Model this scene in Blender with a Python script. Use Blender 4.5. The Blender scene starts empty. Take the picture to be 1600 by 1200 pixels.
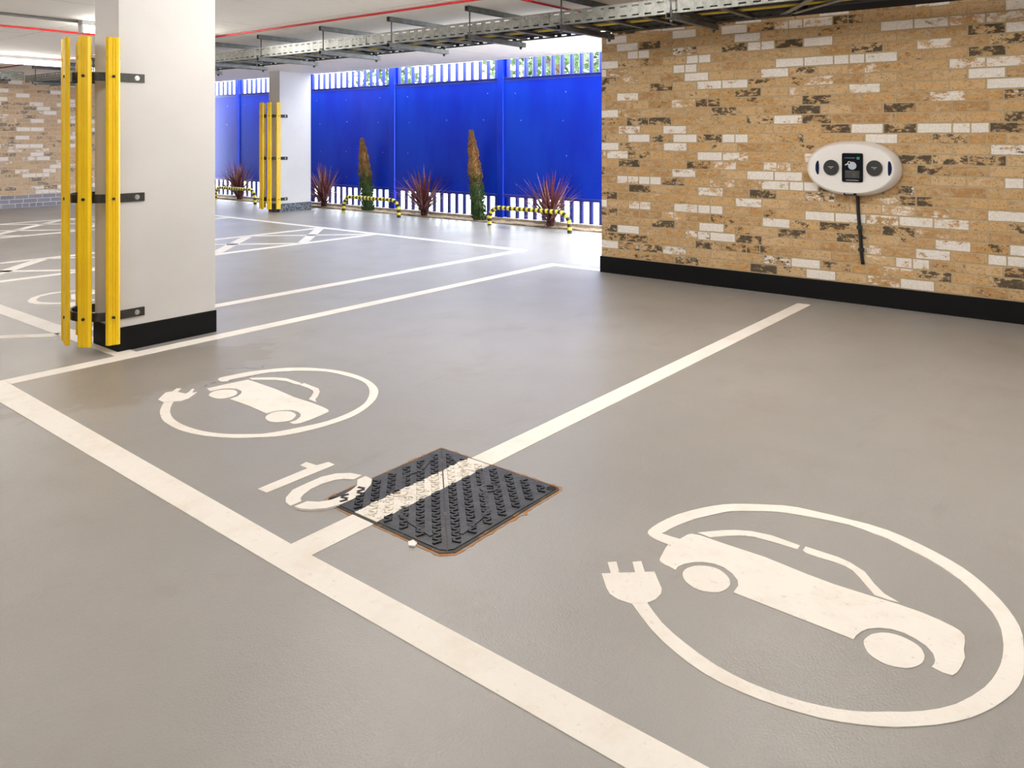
import bpy, bmesh, math, random
from mathutils import Vector, Matrix
C = bpy.context.scene.collection
R = random.Random(7)
PI = math.pi
ORI = {}

# ------------------------------------------------------------------ tuned values
FL_A, FL_B, FL_C, FL_D, FL_E = (0.314,0.301,0.287), (0.356,0.343,0.330), (0.298,0.272,0.244), (0.381,0.372,0.360), (0.240,0.230,0.214)
FL_ROUGH = .25
BR_A, BR_B = (.47,.265,.105), (.72,.50,.27)
BLUE_A, BLUE_B = (.002,.018,.38), (.003,.040,.48)
LAMP = 62.0
WORLD = 10.0
SUN = 1.2
EXPO = 0.10

# outlines of the painted floor symbols, in metres
BIG_PLUG=[(1.930,1.213),(1.948,1.193),(1.992,1.231),(2.011,1.213),(1.965,1.175),(1.995,1.141),(2.039,1.175),(2.059,1.157),(2.014,1.120),(2.033,1.099),(2.005,1.075),(1.970,1.043),(1.946,1.032),(1.914,1.031),(1.884,1.041),(1.854,1.074),(1.850,1.111),(1.858,1.142),(1.877,1.164)]
BIG_BODY=[(2.195,1.140),(2.169,1.136),(2.102,1.120),(2.092,1.113),(2.085,1.094),(2.084,1.078),(2.078,1.056),(2.099,1.059),(2.124,1.051),(2.151,1.033),(2.169,1.012),(2.180,0.983),(2.179,0.953),(2.163,0.921),(2.140,0.895),(2.115,0.883),(2.075,0.880),(2.068,0.564),(2.087,0.564),(2.111,0.559),(2.134,0.549),(2.156,0.528),(2.170,0.503),(2.174,0.472),(2.166,0.443),(2.152,0.418),(2.131,0.399),(2.107,0.390),(2.089,0.389),(2.074,0.392),(2.069,0.368),(2.072,0.348),(2.091,0.341),(2.119,0.337),(2.162,0.336),(2.195,0.344),(2.232,0.347),(2.256,0.352),(2.271,0.364),(2.279,0.380),(2.289,0.413),(2.296,0.456),(2.297,0.512),(2.292,0.589),(2.288,0.678),(2.293,0.755),(2.308,0.881),(2.306,1.009),(2.307,1.090),(2.299,1.114),(2.286,1.121),(2.246,1.127)]
BIG_WHEEL_A=[(2.068,1.029),(2.081,1.034),(2.094,1.036),(2.109,1.034),(2.123,1.028),(2.134,1.022),(2.143,1.012),(2.152,0.999),(2.158,0.985),(2.160,0.971),(2.158,0.956),(2.151,0.940),(2.141,0.926),(2.131,0.916),(2.120,0.909),(2.106,0.903),(2.092,0.901),(2.077,0.902),(2.063,0.906),(2.052,0.912),(2.044,0.921),(2.036,0.933),(2.030,0.947),(2.028,0.960),(2.029,0.975),(2.034,0.990),(2.042,1.006),(2.054,1.019)]
BIG_WHEEL_B=[(2.065,0.540),(2.075,0.543),(2.086,0.543),(2.101,0.540),(2.117,0.535),(2.130,0.526),(2.141,0.515),(2.149,0.503),(2.153,0.489),(2.154,0.475),(2.152,0.461),(2.148,0.447),(2.142,0.435),(2.133,0.425),(2.122,0.419),(2.112,0.414),(2.102,0.412),(2.090,0.411),(2.077,0.412),(2.063,0.416),(2.051,0.422),(2.041,0.429),(2.032,0.438),(2.026,0.450),(2.021,0.462),(2.018,0.474),(2.018,0.486),(2.022,0.499),(2.028,0.512),(2.035,0.522),(2.044,0.529),(2.054,0.535)]
BIG_ROOF_A=[(2.318,1.102),(2.341,1.082),(2.378,1.049),(2.408,1.016),(2.433,0.973),(2.447,0.913),(2.440,0.822),(2.413,0.821),(2.410,0.899),(2.404,0.953),(2.386,0.989),(2.357,1.021),(2.315,1.057)]
BIG_ROOF_B=[(2.445,0.807),(2.445,0.805),(2.444,0.756),(2.444,0.712),(2.435,0.675),(2.409,0.627),(2.360,0.589),(2.327,0.556),(2.308,0.514),(2.303,0.540),(2.304,0.575),(2.333,0.600),(2.369,0.631),(2.394,0.656),(2.406,0.682),(2.409,0.714),(2.406,0.760),(2.408,0.792),(2.415,0.806)]
SMALL_PLUG=[(1.892,3.663),(1.968,3.737),(1.999,3.727),(2.035,3.755),(2.049,3.738),(2.008,3.697),(2.020,3.644),(2.042,3.654),(2.078,3.688),(2.085,3.679),(2.047,3.634),(2.068,3.622),(1.995,3.570),(1.949,3.559),(1.923,3.578),(1.890,3.603)]
SMALL_BODY=[(2.127,3.637),(2.181,3.629),(2.235,3.623),(2.336,3.603),(2.337,3.569),(2.334,3.357),(2.317,3.185),(2.320,3.054),(2.316,2.971),(2.308,2.921),(2.297,2.900),(2.282,2.894),(2.236,2.886),(2.178,2.878),(2.122,2.877),(2.099,2.891),(2.099,2.922),(2.132,2.920),(2.168,2.939),(2.192,2.966),(2.204,3.000),(2.201,3.043),(2.179,3.073),(2.142,3.094),(2.103,3.098),(2.112,3.244),(2.110,3.407),(2.154,3.409),(2.196,3.441),(2.212,3.470),(2.216,3.515),(2.200,3.551),(2.171,3.576),(2.139,3.581),(2.115,3.588)]
SMALL_WHEEL_A=[(2.077,3.533),(2.085,3.544),(2.096,3.555),(2.107,3.563),(2.119,3.567),(2.131,3.568),(2.143,3.566),(2.155,3.562),(2.165,3.555),(2.175,3.547),(2.184,3.536),(2.191,3.523),(2.196,3.510),(2.197,3.497),(2.194,3.482),(2.190,3.469),(2.182,3.456),(2.173,3.445),(2.162,3.436),(2.152,3.431),(2.142,3.428),(2.131,3.428),(2.120,3.428),(2.108,3.429),(2.097,3.433),(2.088,3.440),(2.081,3.449),(2.075,3.460),(2.072,3.474),(2.071,3.489),(2.071,3.503),(2.072,3.514),(2.073,3.524)]
SMALL_WHEEL_B=[(2.069,3.055),(2.075,3.062),(2.082,3.069),(2.091,3.075),(2.103,3.080),(2.116,3.085),(2.128,3.086),(2.140,3.084),(2.151,3.079),(2.160,3.071),(2.170,3.062),(2.178,3.050),(2.184,3.037),(2.186,3.023),(2.185,3.008),(2.182,2.994),(2.178,2.984),(2.173,2.975),(2.165,2.967),(2.153,2.957),(2.140,2.948),(2.127,2.942),(2.116,2.940),(2.106,2.942),(2.097,2.945),(2.087,2.950),(2.077,2.957),(2.069,2.964),(2.062,2.974),(2.057,2.984),(2.053,2.995),(2.053,3.007),(2.054,3.019),(2.057,3.030),(2.060,3.039),(2.064,3.047)]
SMALL_ROOF_A=[(2.355,3.622),(2.385,3.598),(2.415,3.565),(2.449,3.523),(2.474,3.469),(2.473,3.399),(2.472,3.338),(2.450,3.329),(2.443,3.352),(2.445,3.428),(2.424,3.488),(2.387,3.538),(2.349,3.587)]
SMALL_ROOF_B=[(2.482,3.331),(2.476,3.260),(2.473,3.204),(2.446,3.158),(2.394,3.108),(2.361,3.084),(2.339,3.045),(2.342,3.108),(2.375,3.132),(2.419,3.172),(2.436,3.199),(2.446,3.257),(2.448,3.326)]
DIGIT_ONE=[(1.633,2.458),(1.635,2.407),(1.937,2.409),(1.937,2.449),(1.890,2.459),(1.884,2.516),(1.850,2.508),(1.852,2.464)]
ZERO_A=[(1.626,2.258),(1.632,2.293),(1.655,2.323),(1.706,2.355),(1.772,2.360),(1.837,2.362),(1.889,2.343),(1.925,2.305),(1.939,2.257),(1.897,2.253),(1.877,2.285),(1.848,2.304),(1.804,2.313),(1.751,2.310),(1.706,2.294),(1.682,2.278),(1.671,2.257)]
ZERO_B=[(1.895,2.230),(1.935,2.232),(1.931,2.192),(1.899,2.162),(1.850,2.138),(1.786,2.124),(1.730,2.126),(1.685,2.141),(1.648,2.174),(1.630,2.207),(1.625,2.235),(1.676,2.233),(1.698,2.198),(1.734,2.177),(1.776,2.172),(1.825,2.181),(1.863,2.195)]
ROUND_ARC=[(2.931,6.697),(2.841,6.793),(2.759,6.832),(2.658,6.852),(2.563,6.817),(2.476,6.752),(2.415,6.660),(2.387,6.555),(2.403,6.466),(2.456,6.387),(2.537,6.312),(2.558,6.363),(2.513,6.420),(2.466,6.502),(2.452,6.566),(2.474,6.657),(2.537,6.749),(2.623,6.792),(2.721,6.799),(2.824,6.751),(2.911,6.651)]
ROUND_BODY=[(2.722,6.644),(2.784,6.642),(2.908,6.644),(2.852,6.516),(2.760,6.570),(2.662,6.351),(2.650,6.461)]
ROUND_FOOT=[(2.495,6.275),(2.598,6.336),(2.649,6.320),(2.765,6.317),(2.749,6.280),(2.611,6.229),(2.531,6.172),(2.498,6.214)]
CRACK_A=[(2.118,3.668),(2.162,3.685),(2.198,3.687),(2.230,3.667),(2.274,3.649),(2.314,3.641),(2.345,3.631),(2.369,3.638),(2.400,3.628),(2.453,3.614)]
CRACK_B=[(2.372,3.868),(2.396,3.831),(2.456,3.772),(2.494,3.725),(2.517,3.738),(2.563,3.754)]
BIG_CABLE=[(2.196,1.140),(2.196,1.160),(2.198,1.184),(2.203,1.202),(2.210,1.216),(2.218,1.224),(2.233,1.229),(2.260,1.230),(2.296,1.227),(2.341,1.219),(2.390,1.206),(2.440,1.185),(2.488,1.160),(2.523,1.138),(2.552,1.116),(2.576,1.092),(2.599,1.063),(2.625,1.027),(2.650,0.988),(2.670,0.958),(2.688,0.910),(2.703,0.803),(2.713,0.694),(2.709,0.637),(2.698,0.594),(2.679,0.541),(2.656,0.490),(2.633,0.448),(2.609,0.411),(2.582,0.380),(2.553,0.352),(2.522,0.326),(2.489,0.302),(2.455,0.281),(2.420,0.263),(2.387,0.249),(2.347,0.238),(2.279,0.228),(2.214,0.222),(2.180,0.219),(2.155,0.220),(2.124,0.223),(2.090,0.230),(2.053,0.242),(2.014,0.257),(1.978,0.274),(1.944,0.293),(1.910,0.317),(1.878,0.344),(1.846,0.377),(1.817,0.410),(1.796,0.440),(1.777,0.471),(1.759,0.506),(1.743,0.545),(1.732,0.585),(1.723,0.626),(1.717,0.667),(1.714,0.709),(1.714,0.752),(1.719,0.796),(1.730,0.841),(1.746,0.886),(1.765,0.931),(1.789,0.976),(1.826,1.030),(1.857,1.073),(1.885,1.042),(1.861,1.011),(1.831,0.968),(1.809,0.925),(1.791,0.880),(1.775,0.834),(1.763,0.789),(1.757,0.747),(1.755,0.706),(1.757,0.666),(1.762,0.628),(1.770,0.591),(1.781,0.556),(1.793,0.525),(1.808,0.496),(1.829,0.465),(1.854,0.435),(1.877,0.405),(1.904,0.376),(1.935,0.349),(1.972,0.324),(2.022,0.301),(2.073,0.283),(2.113,0.274),(2.148,0.269),(2.184,0.266),(2.218,0.266),(2.249,0.268),(2.279,0.271),(2.312,0.277),(2.345,0.284),(2.379,0.296),(2.412,0.311),(2.438,0.328),(2.462,0.346),(2.488,0.365),(2.513,0.386),(2.537,0.411),(2.560,0.438),(2.581,0.467),(2.600,0.498),(2.614,0.528),(2.626,0.559),(2.641,0.592),(2.653,0.623),(2.657,0.642),(2.658,0.664),(2.666,0.700),(2.669,0.748),(2.655,0.821),(2.636,0.892),(2.624,0.931),(2.610,0.960),(2.588,0.994),(2.564,1.025),(2.542,1.054),(2.520,1.078),(2.499,1.093),(2.475,1.106),(2.441,1.125),(2.403,1.145),(2.362,1.160),(2.323,1.172),(2.286,1.180),(2.257,1.184),(2.246,1.188),(2.243,1.184),(2.244,1.155),(2.247,1.127)]
SMALL_CABLE=[(2.231,3.675),(2.233,3.693),(2.237,3.715),(2.245,3.731),(2.256,3.742),(2.267,3.746),(2.283,3.745),(2.306,3.741),(2.336,3.734),(2.376,3.729),(2.421,3.719),(2.469,3.697),(2.513,3.673),(2.545,3.655),(2.569,3.638),(2.588,3.623),(2.606,3.604),(2.633,3.573),(2.660,3.536),(2.681,3.495),(2.700,3.450),(2.717,3.405),(2.730,3.354),(2.737,3.295),(2.737,3.232),(2.730,3.173),(2.717,3.115),(2.699,3.059),(2.676,3.009),(2.653,2.969),(2.625,2.934),(2.588,2.897),(2.546,2.862),(2.498,2.832),(2.447,2.806),(2.394,2.784),(2.343,2.768),(2.300,2.761),(2.260,2.760),(2.221,2.760),(2.183,2.763),(2.146,2.767),(2.108,2.775),(2.065,2.786),(2.024,2.799),(1.994,2.812),(1.966,2.829),(1.937,2.855),(1.908,2.885),(1.881,2.913),(1.858,2.940),(1.840,2.965),(1.823,2.991),(1.804,3.026),(1.787,3.064),(1.773,3.106),(1.763,3.148),(1.756,3.187),(1.753,3.227),(1.754,3.273),(1.758,3.318),(1.762,3.354),(1.770,3.389),(1.786,3.433),(1.804,3.476),(1.820,3.506),(1.838,3.534),(1.867,3.574),(1.891,3.606),(1.926,3.583),(1.905,3.555),(1.878,3.519),(1.857,3.485),(1.838,3.450),(1.822,3.411),(1.809,3.372),(1.801,3.333),(1.796,3.294),(1.794,3.257),(1.795,3.219),(1.799,3.174),(1.807,3.130),(1.819,3.089),(1.834,3.052),(1.850,3.020),(1.870,2.989),(1.901,2.951),(1.930,2.917),(1.942,2.904),(1.953,2.895),(1.980,2.880),(2.012,2.866),(2.044,2.854),(2.077,2.843),(2.109,2.832),(2.143,2.821),(2.179,2.812),(2.217,2.805),(2.257,2.805),(2.299,2.807),(2.339,2.813),(2.380,2.822),(2.422,2.835),(2.465,2.854),(2.507,2.882),(2.548,2.916),(2.587,2.955),(2.622,2.997),(2.649,3.038),(2.670,3.079),(2.684,3.122),(2.692,3.167),(2.695,3.222),(2.693,3.276),(2.691,3.323),(2.685,3.365),(2.677,3.400),(2.662,3.435),(2.633,3.480),(2.599,3.523),(2.569,3.555),(2.539,3.582),(2.512,3.606),(2.481,3.627),(2.442,3.642),(2.402,3.652),(2.369,3.659),(2.339,3.665),(2.305,3.673),(2.277,3.677),(2.262,3.667),(2.256,3.657)]
CHG = dict(screen=(1.6120,1.7590,0.9169,1.1302), sockets=((1.8378,1.0204,0.0549),(1.5336,1.0223,0.0544)), leds=((1.9443,1.0178),(1.4277,1.0232)))

# ------------------------------------------------------------------ helpers
def newbm(): return bmesh.new()

def box(bm, x0, x1, y0, y1, z0, z1, mi=0):
    v = [bm.verts.new(p) for p in ((x0,y0,z0),(x1,y0,z0),(x1,y1,z0),(x0,y1,z0),(x0,y0,z1),(x1,y0,z1),(x1,y1,z1),(x0,y1,z1))]
    for f in ((3,2,1,0),(4,5,6,7),(0,1,5,4),(1,2,6,5),(2,3,7,6),(3,0,4,7)):
        bm.faces.new([v[i] for i in f]).material_index = mi

def bar(bm, a, b, w, h, mi=0, up=(0,0,1)):
    """a rectangular bar from a to b, w wide, h high (centred)"""
    a, b = Vector(a), Vector(b); d = (b-a).normalized(); u = Vector(up)
    s = d.cross(u).normalized(); u = s.cross(d).normalized()
    vs = []
    for p in (a, b):
        for i, j in ((-1,-1),(1,-1),(1,1),(-1,1)):
            vs.append(bm.verts.new(p + s*(i*w/2) + u*(j*h/2)))
    for f in ((3,2,1,0),(4,5,6,7),(0,1,5,4),(1,2,6,5),(2,3,7,6),(3,0,4,7)):
        bm.faces.new([vs[i] for i in f]).material_index = mi

def tube(bm, pts, r, n=10, mi=0, cap=True, mifn=None):
    pts = [Vector(p) for p in pts]; rings = []
    ref = None
    for i, p in enumerate(pts):
        t = (pts[min(i+1,len(pts)-1)] - pts[max(i-1,0)]).normalized()
        if ref is None:
            ref = Vector((0,0,1)) if abs(t.z) < .9 else Vector((1,0,0))
        s = t.cross(ref).normalized(); ref = s.cross(t).normalized()
        rr = r[i] if isinstance(r, (list,tuple)) else r
        rings.append([bm.verts.new(p + (s*math.cos(2*PI*k/n) + ref*math.sin(2*PI*k/n))*rr) for k in range(n)])
    for i in range(len(rings)-1):
        for k in range(n):
            f = bm.faces.new((rings[i][k], rings[i][(k+1)%n], rings[i+1][(k+1)%n], rings[i+1][k]))
            f.material_index = mifn(i) if mifn else mi; f.smooth = True
    if cap:
        bm.faces.new(list(reversed(rings[0]))).material_index = mifn(0) if mifn else mi
        bm.faces.new(rings[-1]).material_index = mifn(len(rings)-2) if mifn else mi

def prism(bm, poly, z0, z1, mi=0, fn=None):
    """an outline extruded; fn maps (u, v, w) to a world point"""
    a = sum(poly[i][0]*poly[(i+1)%len(poly)][1]-poly[(i+1)%len(poly)][0]*poly[i][1] for i in range(len(poly)))
    if a < 0: poly = poly[::-1]
    fn = fn or (lambda u, v, w: (u, v, w))
    lo = [bm.verts.new(fn(x,y,z0)) for x,y in poly]; hi = [bm.verts.new(fn(x,y,z1)) for x,y in poly]
    fs = [bm.faces.new(hi), bm.faces.new(lo[::-1])]
    n = len(poly)
    for i in range(n): bm.faces.new((lo[i],lo[(i+1)%n],hi[(i+1)%n],hi[i])).material_index = mi
    for f in fs: f.material_index = mi
    for f in fs: f.normal_update()
    bmesh.ops.triangulate(bm, faces=fs, ngon_method='EAR_CLIP')

def build(name, bm, mats, parent=None, bevel=0, seg=2):
    me = bpy.data.meshes.new(name)
    bmesh.ops.recalc_face_normals(bm, faces=bm.faces)
    if parent is not None:
        bmesh.ops.translate(bm, verts=bm.verts, vec=-Vector(ORI[parent.name]))
    bm.to_mesh(me); bm.free()
    o = bpy.data.objects.new(name, me); C.objects.link(o)
    for m in (mats if isinstance(mats, (list,tuple)) else [mats]): me.materials.append(m)
    if parent is not None:
        o.parent = parent; ORI[o.name] = ORI[parent.name]
    else: ORI[o.name] = (0,0,0)
    if bevel:
        b = o.modifiers.new('bevel','BEVEL'); b.width = bevel; b.segments = seg; b.limit_method = 'ANGLE'
    return o

def rebase(o, loc):
    """move the origin of a one-mesh thing to loc"""
    o.data.transform(Matrix.Translation(-Vector(loc))); o.location = loc; ORI[o.name] = tuple(loc); return o

def tag(o, label, cat, group=None):
    o['label'] = label; o['category'] = cat
    if group: o['group'] = group
    return o

def thing(name, label, cat, loc=(0,0,0), group=None):
    o = bpy.data.objects.new(name, None); C.objects.link(o); o.location = loc
    o.empty_display_size = .1; ORI[o.name] = tuple(loc)
    return tag(o, label, cat, group)

def struct(name, bm, m, parent=None, bevel=0):
    o = build(name, bm, m, parent, bevel)
    if parent is None: o['kind'] = 'structure'
    return o

def dup(root, delta, label, group=None):
    def cp(o, par):
        c = o.copy(); C.objects.link(c)
        if par is not None: c.parent = par
        for ch in list(o.children): cp(ch, c)
        return c
    r = cp(root, None); r.location = Vector(root.location) + Vector(delta); r['label'] = label
    ORI[r.name] = tuple(r.location)
    if group: r['group'] = group
    return r

# ------------------------------------------------------------------ materials
def mat(name, col=(.5,.5,.5), rough=.5, metal=0, spec=.5, coat=0):
    m = bpy.data.materials.new(name); m.use_nodes = True
    p = m.node_tree.nodes['Principled BSDF']
    p.inputs['Base Color'].default_value = (*col,1); p.inputs['Roughness'].default_value = rough
    p.inputs['Metallic'].default_value = metal; p.inputs['Specular IOR Level'].default_value = spec
    p.inputs['Coat Weight'].default_value = coat
    return m

class NT:
    def __init__(s, m): s.t = m.node_tree; s.p = s.t.nodes['Principled BSDF']
    def n(s, typ, **k):
        nd = s.t.nodes.new(typ)
        for a, v in k.items(): setattr(nd, a, v)
        return nd
    def l(s, a, b): s.t.links.new(a, b)
    def inp(s, sock, v):
        if isinstance(v, (int,float)): sock.default_value = v
        elif isinstance(v, tuple): sock.default_value = (*v,1) if len(v)==3 and sock.type=='RGBA' else v
        else: s.l(v, sock)
    def math(s, op, a, b=0.0, c=0.0):
        nd = s.n('ShaderNodeMath', operation=op)
        s.inp(nd.inputs[0], a); s.inp(nd.inputs[1], b); s.inp(nd.inputs[2], c); return nd.outputs[0]
    def mix(s, f, a, b):
        nd = s.n('ShaderNodeMix', data_type='RGBA')
        s.inp(nd.inputs[0], f); s.inp(nd.inputs[6], a); s.inp(nd.inputs[7], b); return nd.outputs[2]
    def noise(s, vec, scale, detail=4, rough=.55):
        nd = s.n('ShaderNodeTexNoise'); nd.inputs['Scale'].default_value = scale
        nd.inputs['Detail'].default_value = detail; nd.inputs['Roughness'].default_value = rough
        if vec is not None: s.l(vec, nd.inputs['Vector'])
        return nd.outputs['Fac']
    def ramp(s, f, a, b):
        nd = s.n('ShaderNodeMapRange'); s.inp(nd.inputs[0], f); nd.inputs[1].default_value = a; nd.inputs[2].default_value = b
        nd.interpolation_type = 'SMOOTHSTEP'
        return nd.outputs[0]
    def obj(s): return s.n('ShaderNodeTexCoord').outputs['Object']
    def scaled(s, vec, sc):
        nd = s.n('ShaderNodeMapping'); s.l(vec, nd.inputs[0]); nd.inputs['Scale'].default_value = sc; return nd.outputs[0]
    def bump(s, h, strength, dist=.01):
        nd = s.n('ShaderNodeBump'); nd.inputs['Strength'].default_value = strength; nd.inputs['Distance'].default_value = dist
        s.l(h, nd.inputs['Height']); s.l(nd.outputs[0], s.p.inputs['Normal'])
    def col(s, c): s.inp(s.p.inputs['Base Color'], c)
    def rough(s, r): s.inp(s.p.inputs['Roughness'], r)

def speckled(name, a, b, scale, rough=.5, bumpy=0, spec=.5, lo=.35, hi=.65, metal=0):
    m = mat(name, a, rough, metal, spec); t = NT(m); v = t.obj(); f = t.noise(v, scale)
    t.col(t.mix(t.ramp(f, lo, hi), a, b))
    if bumpy: t.bump(t.noise(v, scale*3), bumpy, .004)
    return m

def make_floor():
    m = mat('floor_coating', rough=.4); t = NT(m); v = t.obj()
    big = t.noise(v, .55, 5, .6); mid = t.noise(v, 2.3, 6, .65); fine = t.noise(v, 160, 3, .6)
    streak = t.noise(t.scaled(v, (.5, 3.2, 1)), 1.3, 6, .6)
    c = t.mix(t.ramp(big, .35, .68), FL_A, FL_B)
    c = t.mix(t.math('MULTIPLY', t.ramp(mid, .54, .70), .5), c, FL_C)
    c = t.mix(t.math('MULTIPLY', t.ramp(streak, .58, .74), .28), c, FL_D)
    c = t.mix(t.math('MULTIPLY', t.ramp(fine, .4, .66), .16), c, FL_E)
    # damp brown patch in the corner of the bay beside the column
    sx = t.n('ShaderNodeSeparateXYZ'); t.l(v, sx.inputs[0])
    ex = t.math('DIVIDE', t.math('SUBTRACT', sx.outputs[0], 2.0), .85); ey = t.math('DIVIDE', t.math('SUBTRACT', sx.outputs[1], 4.15), .55)
    rr = t.math('ADD', t.math('MULTIPLY', ex, ex), t.math('MULTIPLY', ey, ey))
    rr = t.math('ADD', rr, t.math('MULTIPLY', t.math('SUBTRACT', t.noise(v, 2.6, 5, .6), .5), 2.6))
    damp = t.math('SUBTRACT', 1.0, t.ramp(rr, .55, .80))
    c = t.mix(t.math('MULTIPLY', damp, .55), c, (.245,.205,.155))
    scuff = t.ramp(t.noise(t.scaled(v, (1.1, 5.5, 1)), 1.1, 7, .62), .60, .70)
    c = t.mix(t.math('MULTIPLY', scuff, .42), c, (.25,.24,.225))
    t.col(c)
    t.rough(t.math('ADD', t.math('MULTIPLY', mid, .20), FL_ROUGH))
    t.p.inputs['Specular IOR Level'].default_value = .75
    t.bump(t.math('ADD', fine, t.math('MULTIPLY', t.noise(v, 45, 2), .6)), .45, .003)
    return m

def make_brick(name, axis, white=.31, fade=0.0, plinth=False):
    """stretcher bond in tan with limewashed and burnt bricks; axis is the wall's long direction (0 = X, 1 = Y)"""
    m = mat(name, rough=.85, spec=.25); t = NT(m); v = t.obj()
    sx = t.n('ShaderNodeSeparateXYZ'); t.l(v, sx.inputs[0])
    u = sx.outputs[axis]; z = sx.outputs[2]
    wob = t.math('MULTIPLY', t.math('SUBTRACT', t.noise(v, 9, 2), .5), .006)
    z = t.math('ADD', z, wob)
    zr = t.math('DIVIDE', t.math('ADD', z, -.0005), .075); row = t.math('FLOOR', zr); fz = t.math('FRACT', zr)
    par = t.math('FRACT', t.math('MULTIPLY', row, .5))
    rj = t.n('ShaderNodeTexWhiteNoise', noise_dimensions='1D'); t.l(row, rj.inputs['W'])
    jit = t.math('MULTIPLY', t.math('SUBTRACT', rj.outputs['Value'], .5), .16)
    ur = t.math('ADD', t.math('ADD', t.math('DIVIDE', t.math('ADD', u, 40.0), .225), par), jit)
    colm = t.math('FLOOR', ur); fu = t.math('FRACT', ur)
    cmb = t.n('ShaderNodeCombineXYZ'); t.l(colm, cmb.inputs[0]); t.l(row, cmb.inputs[1])
    def rnd(k):
        w = t.n('ShaderNodeTexWhiteNoise', noise_dimensions='3D')
        a = t.n('ShaderNodeVectorMath', operation='ADD'); t.l(cmb.outputs[0], a.inputs[0]); a.inputs[1].default_value = (k, k*1.7, k*.3)
        t.l(a.outputs[0], w.inputs['Vector']); return w.outputs['Value']
    r1, r2, r3, r4 = rnd(0), rnd(11.3), rnd(23.7), rnd(5.9)
    # some bricks are two headers: a joint in their middle
    half = t.math('MULTIPLY', t.math('GREATER_THAN', r4, .86), t.math('LESS_THAN', t.math('ABSOLUTE', t.math('SUBTRACT', fu, .5)), .022))
    du = t.math('MINIMUM', fu, t.math('SUBTRACT', 1.0, fu)); dz = t.math('MINIMUM', fz, t.math('SUBTRACT', 1.0, fz))
    edge = t.math('MINIMUM', t.math('MULTIPLY', du, .225), t.math('MULTIPLY', dz, .075))
    rag = t.math('MULTIPLY', t.math('SUBTRACT', t.noise(v, 60, 3), .5), .005)
    mort = t.math('MAXIMUM', t.math('SUBTRACT', 1.0, t.ramp(t.math('ADD', edge, rag), .0042, .0068)), half)
    # noise runs along the brick and starts afresh in each one
    off = t.n('ShaderNodeVectorMath', operation='MULTIPLY'); t.l(cmb.outputs[0], off.inputs[0]); off.inputs[1].default_value = (3.7, 5.3, 0)
    vb = t.n('ShaderNodeVectorMath', operation='ADD'); t.l(v, vb.inputs[0]); t.l(off.outputs[0], vb.inputs[1]); vb = vb.outputs[0]
    n1 = t.noise(t.scaled(vb, (16,16,32)), 1.0, 6, .72); n2 = t.noise(t.scaled(vb, (22,22,44)), 1.0, 6, .78)
    n3 = t.noise(vb, 85, 4, .65); n4 = t.noise(t.scaled(vb, (9,9,16)), 1.0, 3, .5)
    base = t.mix(r1, BR_A, BR_B)
    base = t.mix(t.math('MULTIPLY', t.ramp(r4, .55, 1.0), .55), base, (.66,.36,.11))
    base = t.mix(t.math('MULTIPLY', t.ramp(n1, .42, .64), .75), base, (.66,.50,.31))
    base = t.mix(t.math('MULTIPLY', t.ramp(n2, .52, .64), .7), base, (.33,.185,.075))
    base = t.mix(t.math('MULTIPLY', t.ramp(n3, .56, .66), .7), base, (.17,.10,.05))
    # burnt black patches on some bricks
    bt = t.math('SUBTRACT', .74, t.math('MULTIPLY', t.ramp(r3, .28, .98), .265))
    f = t.ramp(t.math('SUBTRACT', t.math('ADD', t.math('MULTIPLY', n2, .6), t.math('MULTIPLY', n4, .4)), bt), -.02, .03)
    base = t.mix(t.math('MULTIPLY', f, .92), base, t.mix(n3, (.02,.016,.012), (.11,.09,.065)))
    # limewash on some
    wt = t.math('SUBTRACT', .80, t.math('MULTIPLY', t.ramp(r2, .70-white, 1.06), .46))
    nw = t.math('ADD', t.math('ADD', t.math('MULTIPLY', n1, .45), t.math('MULTIPLY', n3, .25)), t.math('MULTIPLY', n4, .30))
    f = t.ramp(t.math('SUBTRACT', nw, wt), -.03, .035)
    base = t.mix(f, base, t.mix(t.ramp(n3, .3, .7), (1.0,.97,.94), (.84,.76,.68)))
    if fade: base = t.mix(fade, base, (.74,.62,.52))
    mc = t.mix(n3, (.43,.32,.18), (.60,.47,.30))
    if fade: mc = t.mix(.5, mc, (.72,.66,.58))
    colr = t.mix(mort, base, mc)
    if plinth:
        pb = t.mix(r1, (.23,.23,.29), (.33,.32,.37))
        pb = t.mix(t.math('MULTIPLY', t.ramp(n1,.4,.7), .4), pb, (.40,.37,.36))
        colr = t.mix(mort, pb, (.68,.66,.66))
    t.col(colr)
    h = t.math('SUBTRACT', t.math('ADD', t.math('MULTIPLY', n3, .25), t.math('MULTIPLY', n2, .2)), t.math('MULTIPLY', mort, .9))
    t.bump(h, .6, .006)
    return m

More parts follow.
